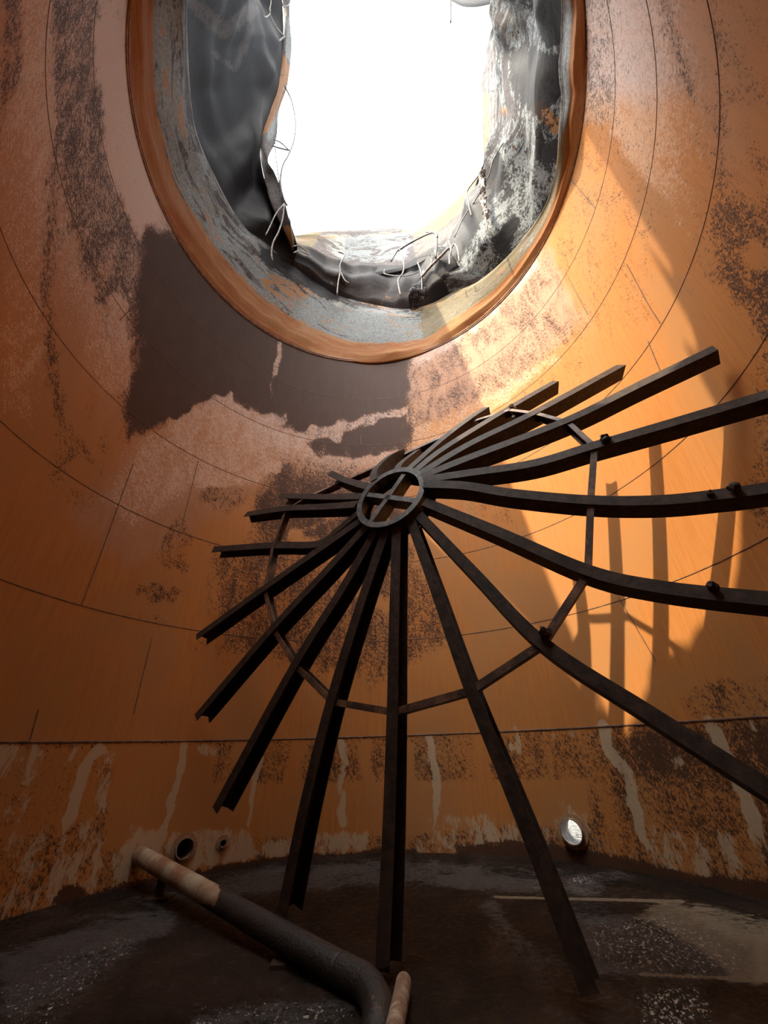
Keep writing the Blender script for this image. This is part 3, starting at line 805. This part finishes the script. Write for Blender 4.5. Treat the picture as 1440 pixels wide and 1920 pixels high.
unseen_rear_plate('unseen_rear_low_plate', [(214, 2.80), (218, 2.82), (224, 2.84), (227, 2.90), (230, 2.81), (240, 2.88), (251, 2.77), (262, 2.69), (270, 2.69), (272, 2.78), (273, 3.0), (274, 2.84), (276, 2.91), (277, 3.3), (278, 3.0), (279, 3.08), (280, 4.0), (282, 4.2), (290, 4.3), (310, 4.4), (330, 4.5), (352, 4.6)], 4)

# ================================================================= FALLEN ROOF FRAME
# fitted plane of the frame: centre, normal, in-plane axes (unit: tank radius, z from the camera height)
WC = np.array([0.06029391, 0.07625324, 0.64059396])
wa, wb, wph, K = -2.06389405, 0.21978378, -1.57634197, -0.2033157
WN = np.array([math.cos(wb) * math.cos(wa), math.cos(wb) * math.sin(wa), math.sin(wb)])
_e1 = np.cross([0, 0, 1.0], WN); _e1 /= np.linalg.norm(_e1); _e2 = np.cross(WN, _e1)
WX = math.cos(wph) * _e1 + math.sin(wph) * _e2; WY = -math.sin(wph) * _e1 + math.cos(wph) * _e2
def spoke(i, r):
    t = math.radians(18) * (i - 1); e = math.cos(t) * WX + math.sin(t) * WY
    return (WC + r * e + K * r * WN) * S + np.array([0, 0, CZ])
def spoke_frame(i):
    t = math.radians(18) * (i - 1); e = math.cos(t) * WX + math.sin(t) * WY; tau = np.cross(WN, e)
    g = e + K * WN; g /= np.linalg.norm(g); n = np.cross(g, tau); n = n if n @ WN > 0 else -n
    return g, tau, n

hubc = WC * S + np.array([0, 0, CZ])
frame = empty('collapsed_roof_frame', (hubc[0], hubc[1], 0),
              'fallen wheel-shaped roof frame of charred radial rafters leaning on the tank wall and floor', 'roof frame')

def channel(name, path, nrm, b, h, th, mat, parent, flip=1, ragged=0.0, seed=0, jag=0.0):
    """C-section swept on a path (centre line of the front flange); web on the d x n side"""
    P = np.array(path, float); n = len(P); rnd = random.Random(seed)
    T = np.gradient(P, axis=0); T /= np.linalg.norm(T, axis=1)[:, None]
    prof = [(-b / 2, 0), (b / 2, 0), (b / 2, -h), (-b / 2, -h), (-b / 2, -h + th), (b / 2 - th, -h + th), (b / 2 - th, -th), (-b / 2, -th)]
    m = len(prof); V = []; F_ = []
    for i in range(n):
        N = np.array(nrm if np.ndim(nrm) == 1 else nrm[i], float)
        N = N - T[i] * (N @ T[i]); N /= np.linalg.norm(N); s = np.cross(T[i], N) * flip
        for k, (x, y) in enumerate(prof):
            q = P[i] + s * x + N * y
            if i == n - 1 and ragged: q = q + T[i] * (rnd.random() - 0.6) * ragged
            if jag and k in (0, 7, 1) : q = q + s * (rnd.random() - 0.5) * jag + N * (rnd.random() - 0.5) * jag
            V.append(q)
    for i in range(n - 1):
        for k in range(m):
            k2 = (k + 1) % m
            F_.append((i * m + k, i * m + k2, (i + 1) * m + k2, (i + 1) * m + k))
    F_.append(tuple(range(m))[::-1]); F_.append(tuple((n - 1) * m + k for k in range(m)))
    o = mesh_obj(name, V, F_, mat, parent)
    fix_normals(o)
    return o

# per rafter: photo polyline of the front flange with the radius each point sits at
L0 = 0.96
RAFT = {
 1: [(743, 985, .11), (738, 1180, .40), (735, 1335, .548), (728, 1560, .76), (716, 1818, .935)],
 2: [(770, 976, .11), (818, 1110, .33), (882, 1292, .548), (990, 1560, .78), (1103, 1856, .955)],
 3: [(785, 965, .11), (890, 1075, .33), (1016, 1204, .548), (1215, 1335, .72), (1440, 1478, .86), (1560, 1550, .93)],
 4: [(795, 940, .11), (930, 995, .33), (1100, 1068, .548), (1240, 1100, .68), (1440, 1122, .84), (1530, 1128, .92)],
 5: [(795, 907, .11), (870, 910, .22), (960, 924, .36), (1108, 937, .548), (1240, 937, .68), (1360, 925, .80), (1440, 914, .86), (1520, 900, .93)],
 6: [(794, 899, .11), (880, 886, .24), (1000, 868, .40), (1115, 834, .548), (1280, 786, .73), (1440, 738, .88), (1490, 722, .93)],
 7: [(790, 893, .11), (880, 857, .26), (1063, 787, .548), (1200, 720, .73), (1345, 650, .94)],
 8: [(784, 889, .11), (880, 832, .30), (1003, 772, .548), (1165, 684, .96)],
 9: [(774, 885, .11), (835, 838, .32), (955, 764, .60), (1042, 714, .86)],
 10: [(760, 884, .11), (830, 822, .40), (880, 784, .55), (912, 763, .68)],
 11: [(742, 884, .11), (752, 867, .22), (783, 843, .45)],
 12: [(700, 900, .11), (703, 880, .20), (727, 856, .34), (752, 843, .45)],
 13: [(690, 912, .11), (665, 905, .26), (640, 897, .45), (618, 886, .58)],
 14: [(676, 930, .11), (600, 931, .40), (524, 929, .80)],
 15: [(668, 945, .11), (600, 950, .38), (534, 953, .548), (460, 964, .86)],
 16: [(669, 962, .11), (628, 996, .27), (592, 1020, .36), (509, 1022, .56), (398, 1030, .86)],
 17: [(680, 972, .11), (590, 1035, .33), (494, 1103, .548), (368, 1194, .86)],
 18: [(694, 978, .11), (606, 1075, .32), (508, 1180, .548), (366, 1346, .90)],
 19: [(710, 982, .11), (640, 1105, .33), (551, 1247, .548), (403, 1518, .93)],
 20: [(726, 985, .11), (676, 1130, .33), (619, 1315, .548), (570, 1510, .74), (528, 1712, .93)],
}
JP = {}
def clampin(X, lim=0.965):
    h = math.hypot(X[0], X[1])
    if h <= lim * S: return X
    d = X - CAM; lo, hi = 0.0, 1.0       # pull back along its own line until inside the shell
    for _ in range(40):
        mid = (lo + hi) / 2; q = CAM + d * mid
        if math.hypot(q[0], q[1]) > lim * S: hi = mid
        else: lo = mid
    return CAM + d * lo
for i, pl in RAFT.items():
    g, tau, nl = spoke_frame(i)
    pts = []
    for (u, v, r) in pl:
        pts.append(clampin(near_ray(u, v, spoke(i, r))))
    rr = [p[2] for p in pl]
    q = catmull(np.array(pts), 7)
    q[:, 2] = np.maximum(q[:, 2], 0.02)
    JP[i] = pts
    channel('rafter', q, nl, 0.125, 0.225, 0.012, MAT['frame'], frame, 1, 0.07, i, 0.0)

JPX = {1: (735, 1335), 2: (881, 1294), 3: (1015, 1206), 4: (1103, 1070), 5: (1108, 937), 6: (1115, 834), 7: (1064, 788), 8: (1003, 772),
       9: (955, 766), 10: (890, 786), 11: (825, 818), 12: (717, 867), 13: (637, 902), 14: (571, 932), 15: (534, 954), 16: (509, 1023), 17: (494, 1103), 18: (510, 1179), 19: (551, 1247), 20: (619, 1315)}
def on_raft(i, px):
    return clampin(near_ray(px[0], px[1], spoke(i, 0.548 if i not in (11, 12) else 0.45)))
for i in range(1, 21):
    j = i % 20 + 1
    a = on_raft(i, JPX[i]); b = on_raft(j, JPX[j]); n1 = spoke_frame(i)[2]
    off = -0.02 * n1
    q = [a + off + (b - a) * (0.02 + 0.96 * t / 4) for t in range(5)]
    channel('brace', q, n1, 0.07, 0.12, 0.009, MAT['purlin'], frame, 1, 0, 50 + i)

# hub ring: front and rear flanges with a deep web, and the cross inside
def hub():
    n = 64; r1 = 0.1135 * S; prof = [(r1, 0), (r1 - 0.085, 0), (r1 - 0.085, -0.012), (r1 - 0.03, -0.012), (r1 - 0.03, -0.24), (r1 - 0.085, -0.24), (r1 - 0.085, -0.255), (r1 + 0.05, -0.255), (r1 + 0.05, -0.24), (r1 - 0.018, -0.24), (r1 - 0.018, -0.012), (r1, -0.012)]
    m = len(prof); V = []; F_ = []
    c = hubc + K * 0.11 * WN * S
    for i in range(n):
        a = 2 * math.pi * i / n; e = math.cos(a) * WX + math.sin(a) * WY
        for r, d in prof: V.append(c + e * r + WN * (d + 0.012))
    for i in range(n):
        i2 = (i + 1) % n
        for k in range(m):
            k2 = (k + 1) % m
            F_.append((i * m + k, i * m + k2, i2 * m + k2, i2 * m + k))
    o = mesh_obj('hub_ring', V, F_, MAT['hub'], frame); fix_normals(o)
    for (p, q) in (((694, 978), (757, 889)), ((682, 926), (778, 938))):
        P = []
        for (u, v) in (p, q):
            d = ray(u, v); t = ((c - CAM) @ WN) / (d @ WN); P.append(CAM + t * d)
        path = [P[0] + (P[1] - P[0]) * t / 4 for t in range(5)]
        channel('cross_bar', path, WN, 0.075, 0.2, 0.01, MAT['hub'], frame, 1, 0, 7)
hub()
# charred lumps stuck on the rafters
def lump(u, v, i, r, size, seed):
    c = clampin(near_ray(u, v, spoke(i, r)), 0.955); rnd = random.Random(seed)
    bm = bmesh.new(); bmesh.ops.create_icosphere(bm, subdivisions=2, radius=size)
    for vt in bm.verts: vt.co = Vector(c) + vt.co * (0.6 + 0.8 * rnd.random())
    me = bpy.data.meshes.new('charred_lump'); bm.to_mesh(me); bm.free(); link('charred_lump', me, MAT['frame'], frame)
lump(1134, 822, 6, .56, 0.055, 1); lump(1335, 1100, 4, .76, 0.04, 2); lump(1022, 1184, 3, .548, 0.05, 3); lump(1376, 915, 5, .80, 0.05, 4); lump(1330, 925, 5, .77, 0.03, 6); lump(960, 766, 9, .6, 0.06, 5)

# ================================================================= FLOOR PIPES, NOZZLES
def pipe_tube(name, pts, rad, parent, pale=None, seg=28):
    o = tube(name, pts, rad, MAT['pipe'], parent, seg)
    X = np.array([v.co[:] for v in o.data.vertices]); u, v = project(X)
    z = np.zeros(len(X)); p = paint(u, v, pale or [], 0.0)
    add_mask(o.data, 'stain', z, z, p, z); return o
pr = 0.105
A0 = far(262, 1603, 0.997)
pm = empty('drain_pipe', (A0[0], A0[1], 0), 'long black tar-coated pipe slanting from the left wall over the floor to an elbow', 'pipe')
E1 = at_depth(655, 1828, 0.655)
straight = [A0 + (E1 - A0) * k / 30 for k in range(31)]
pipe_tube('pipe_body', straight, pr, pm, [('line', [(250, 1595), (330, 1640), (380, 1665)], (60, 8), 0.9)])
el = catmull([E1 - (E1 - A0) * 0.02, E1, at_depth(690, 1850, 0.625), at_depth(708, 1890, 0.585), at_depth(708, 1935, 0.55), at_depth(700, 1990, 0.52)], 6)
pipe_tube('elbow', el, pr * 1.03, pm, [('line', [(690, 1850), (715, 1900)], (10, 6), 0.25)])
for (uv, zc) in (((312, 1640), 0), ((545, 1765), 0)):
    k = (uv[0] - 262) / (655 - 262); d0 = (A0 - CAM) @ cF; d1 = (E1 - CAM) @ cF
    tt = k * d0 / (k * d0 + (1 - k) * d1) if False else None
    best = min(straight, key=lambda p: abs(project(p)[0] - uv[0]))
    h = best[2] - pr + 0.01
    b = 0.05
    V = [(best[0] + sx * b, best[1] + sy * b * 0.5, z) for z in (0, h) for sx, sy in ((-1, -1), (1, -1), (1, 1), (-1, 1))]
    o = mesh_obj('support_post', V, [(0, 1, 2, 3), (4, 7, 6, 5), (0, 4, 5, 1), (1, 5, 6, 2), (2, 6, 7, 3), (3, 7, 4, 0)], MAT['frame'], pm)
    V = [(best[0] + sx * 0.16, best[1] + sy * 0.1, z) for z in (0.0, 0.03) for sx, sy in ((-1, -1), (1, -1), (1, 1), (-1, 1))]
    mesh_obj('support_plate', V, [(0, 1, 2, 3), (4, 7, 6, 5), (0, 4, 5, 1), (1, 5, 6, 2), (2, 6, 7, 3), (3, 7, 4, 0)], MAT['frame'], pm)
for k in (4.2,):
    c = straight[4]; ax = (E1 - A0) / np.linalg.norm(E1 - A0)
    pipe_tube('pipe_collar', [c - ax * 0.02, c + ax * 0.02], pr * 1.06, pm, [('line', [(0, 0), (1440, 1920)], (9000, 1), 0.9)])

sp = [near_ray(757, 1842, on_floor(757, 1842, 0.07)), near_ray(752, 1870, on_floor(752, 1870, 0.09)), near_ray(742, 1920, on_floor(742, 1920, 0.13)), near_ray(733, 1975, on_floor(733, 1975, 0.17))]
spc = catmull(sp, 6); ends = spc[0] + (spc[0] - spc[1]) * 0.4
rad = [0.03] + [0.058] * len(spc)
o = tube('short_rusty_pipe', np.vstack([ends, spc]), rad, MAT['nozzle'], None, 20)
tag(o, 'short brown rusty pipe beside the black elbow at the bottom edge', 'pipe')

def nozzle(name, px, r_out, proj_in, label, mat='nozzle', back=True, wallthick=0.012, outward=0.25):
    c = far(*px, 1.0); a = math.atan2(c[1], c[0]); R = np.array([math.cos(a), math.sin(a), 0]); Tn = np.array([-math.sin(a), math.cos(a), 0]); Zv = np.array([0, 0, 1.0])
    root = empty(name, c - R * 0.0, label, 'pipe nozzle')
    def rev(nm, prof, m):
        n = 40; V = []; F_ = []
        for i in range(n):
            q = 2 * math.pi * i / n; e = math.cos(q) * Tn + math.sin(q) * Zv
            for r, d in prof: V.append(c + e * r - R * d)
        k_ = len(prof)
        for i in range(n):
            i2 = (i + 1) % n
            for k in range(k_ - 1): F_.append((i * k_ + k, i * k_ + k + 1, i2 * k_ + k + 1, i2 * k_ + k))
        o = mesh_obj(nm, V, F_, MAT[m], root, True)
        md = o.modifiers.new('e', 'EDGE_SPLIT'); md.split_angle = math.radians(35); return o
    rev('pipe_stub', [(r_out, -outward), (r_out, proj_in), (r_out - wallthick, proj_in), (r_out - wallthick, -outward)], mat)
    rev('collar_plate', [(r_out, 0.02), (r_out * 1.15 + 0.035, 0.018), (r_out * 1.15 + 0.035, 0.0)], 'collar')
    if back:
        n = 40; V = [c + R * outward * 0.98]
        for i in range(n):
            q = 2 * math.pi * i / n; V.append(c + R * outward * 0.98 + (math.cos(q) * Tn + math.sin(q) * Zv) * (r_out - wallthick * 0.5))
        mesh_obj('blind_flange', V, [(0, 1 + i, 1 + (i + 1) % n) for i in range(n)], MAT['black'], root)
    return root
MAT['collar'] = steel_mat('collar_rust', (0.30, 0.19, 0.11), (0.22, 0.11, 0.055), 0.6, 5)
nozzle('pipe_nozzle', (345, 1590), 0.135, 0.07, 'larger round black pipe opening in the left wall just above the slanting pipe')
nozzle('pipe_nozzle', (417, 1580), 0.056, 0.07, 'small round black pipe opening low in the wall, right of the larger one')
nozzle('pipe_nozzle', (1075, 1558), 0.165, 0.10, 'round open nozzle with bright daylight inside, low in the right wall', back=False, outward=0.22)

# ================================================================= HANGING WIRES
def wire(label, pts, rad=0.014, dark=False, seed=0, name='hanging_wire', mat=None):
    P = [far(u, v, r - 0.07 * min(1, max(0, (u - 780) / 40)) * (v > 200)) for u, v, r in pts]; rad = rad * (2.1 if dark else 1.5)
    q = catmull(P, 5) if len(P) > 2 else np.array(P)
    o = tube(name, q, rad, mat or MAT['wire_dark' if dark else 'wire'], None, 6, True, True, 0.25, seed)
    tag(o, label, 'wire' if name == 'hanging_wire' else 'scrap', 'torn wires hanging from the crumpled tank top'); return o
wire('long dark wire bowing out into the sky from the left fold', [(533, 160, .83), (547, 190, .81), (554, 230, .80), (551, 262, .79), (541, 290, .77), (530, 310, .76), (526, 340, .75), (531, 370, .74), (538, 385, .735)], 0.014, True, 1)
wire('thin straight dark wire hanging inside the bowed one', [(533, 162, .83), (522, 195, .82), (516, 240, .81), (517, 290, .79), (525, 350, .76), (528, 372, .75)], 0.008, True, 2)
wire('short dark wire sticking out sideways beside the left fold', [(512, 274, .83), (525, 278, .81), (543, 282, .79)], 0.013, True, 3)
wire('short arched dark wire joining the bowed wire', [(514, 262, .83), (527, 268, .81), (541, 281, .79)], 0.010, True, 4)
wire('pale wire stub pointing down-left at the bottom of the left fold', [(533, 382, .74), (518, 400, .75), (506, 425, .76), (498, 441, .765)], 0.014, False, 5)
wire('long grey wire dangling over the lower band below the left fold', [(533, 382, .74), (530, 410, .75), (522, 435, .76), (512, 455, .77), (509, 475, .77), (511, 489, .77)], 0.017, False, 6)
wire('bent grey wire at the top of the left fold', [(512, -40, .82), (508, 5, .82), (506, 25, .82), (518, 50, .83), (534, 69, .84)], 0.015, False, 7)
wire('small hooked grey wire at the top of the left fold', [(493, 26, .83), (497, 32, .83), (505, 28, .82), (507, 18, .82)], 0.016, False, 8)
wire('pale stub below the bent wire on the left fold', [(534, 68, .84), (524, 76, .84), (514, 84, .84)], 0.024, False, 9)
wire('short wire curling across the edge at the top left of the opening', [(530, -40, .78), (543, -2, .77), (541, 10, .77), (532, 12, .78), (528, 4, .78)], 0.012, True, 10)
wire('double wire loop where the left fold meets the back flap', [(549, 462, .74), (560, 461, .74), (575, 471, .74), (579, 478, .74), (562, 471, .74), (550, 474, .74)], 0.013, False, 11)
wire('forked bent wire in front of the left part of the back flap', [(634, 472, .85), (646, 478, .85), (638, 495, .85), (638, 510, .86), (634, 530, .86), (632, 553, .87)], 0.016, False, 12)
wire('short curved wire crossing the forked one', [(640, 512, .86), (646, 525, .86), (654, 531, .86)], 0.018, False, 13)
wire('zigzag pale wire hanging in the middle of the back flap', [(733, 490, .86), (748, 468, .85), (757, 490, .85), (756, 510, .85), (747, 525, .85), (748, 540, .85), (751, 553, .85)], 0.019, False, 14)
wire('dark wire arching up to the right from the zigzag wire', [(747, 470, .85), (770, 455, .85), (800, 440, .85), (815, 437, .85), (819, 450, .85), (817, 484, .85)], 0.015, True, 15)
wire('short dark wire folded over the top of the arching wire', [(799, 435, .85), (817, 437, .85), (820, 445, .85)], 0.014, True, 16)
wire('long sagging pale wire low across the dark pleats', [(721, 506, .88), (722, 514, .88), (750, 518, .87), (775, 514, .87), (788, 508, .87)], 0.012, False, 17)
wire('short pale wire dangling right of the sagging wire', [(783, 492, .87), (789, 510, .87), (791, 530, .87), (791, 545, .87)], 0.014, False, 18)
wire('hooked pale wire pair right of the back flap, left strand', [(841, 452, .86), (846, 468, .86), (843, 480, .86), (843, 497, .86)], 0.017, False, 19)
wire('hooked pale wire pair right of the back flap, right strand', [(846, 466, .86), (852, 458, .86), (858, 468, .86), (861, 491, .86)], 0.016, False, 20)
wire('long thin wire curving down the right crumpled plate', [(943, 268, .88), (925, 300, .87), (918, 325, .87), (905, 352, .87), (885, 385, .87), (868, 410, .87), (852, 445, .87)], 0.012, False, 21)
wire('wire hanging along the left side of the ragged scrap', [(903, 322, .86), (885, 345, .86), (876, 360, .86), (879, 385, .86), (884, 405, .86)], 0.013, False, 22)
wire('thick pale rod slanting up right beneath the right crumpled plate', [(788, 522, .87), (805, 502, .87), (825, 482, .865), (842, 465, .86)], 0.03, False, 23)
wire('short vertical wire hanging from the scrap at the top of the opening', [(845, 0, .945), (845, 20, .945), (845, 42, .945)], 0.02, True, 24)
rnd = random.Random(5)
hp = [(905, 318, .86), (902, 335, .86), (906, 352, .86), (905, 370, .86), (909, 388, .86), (911, 405, .86), (913, 432, .86)]
hpp = catmull([far(p[0], p[1], p[2] - 0.08) for p in hp], 6)
hr = [0.05 + 0.06 * rnd.random() for _ in hpp]; hr[-6:] = [0.04, 0.025, 0.02, 0.022, 0.03, 0.01]
o = tube('ragged_scrap', hpp, hr, MAT['wire'], None, 9, True, False, 0.9, 9)
tag(o, 'thick ragged rusty scrap strip dangling from the right crumpled plate', 'scrap')

bpy.context.view_layer.update()
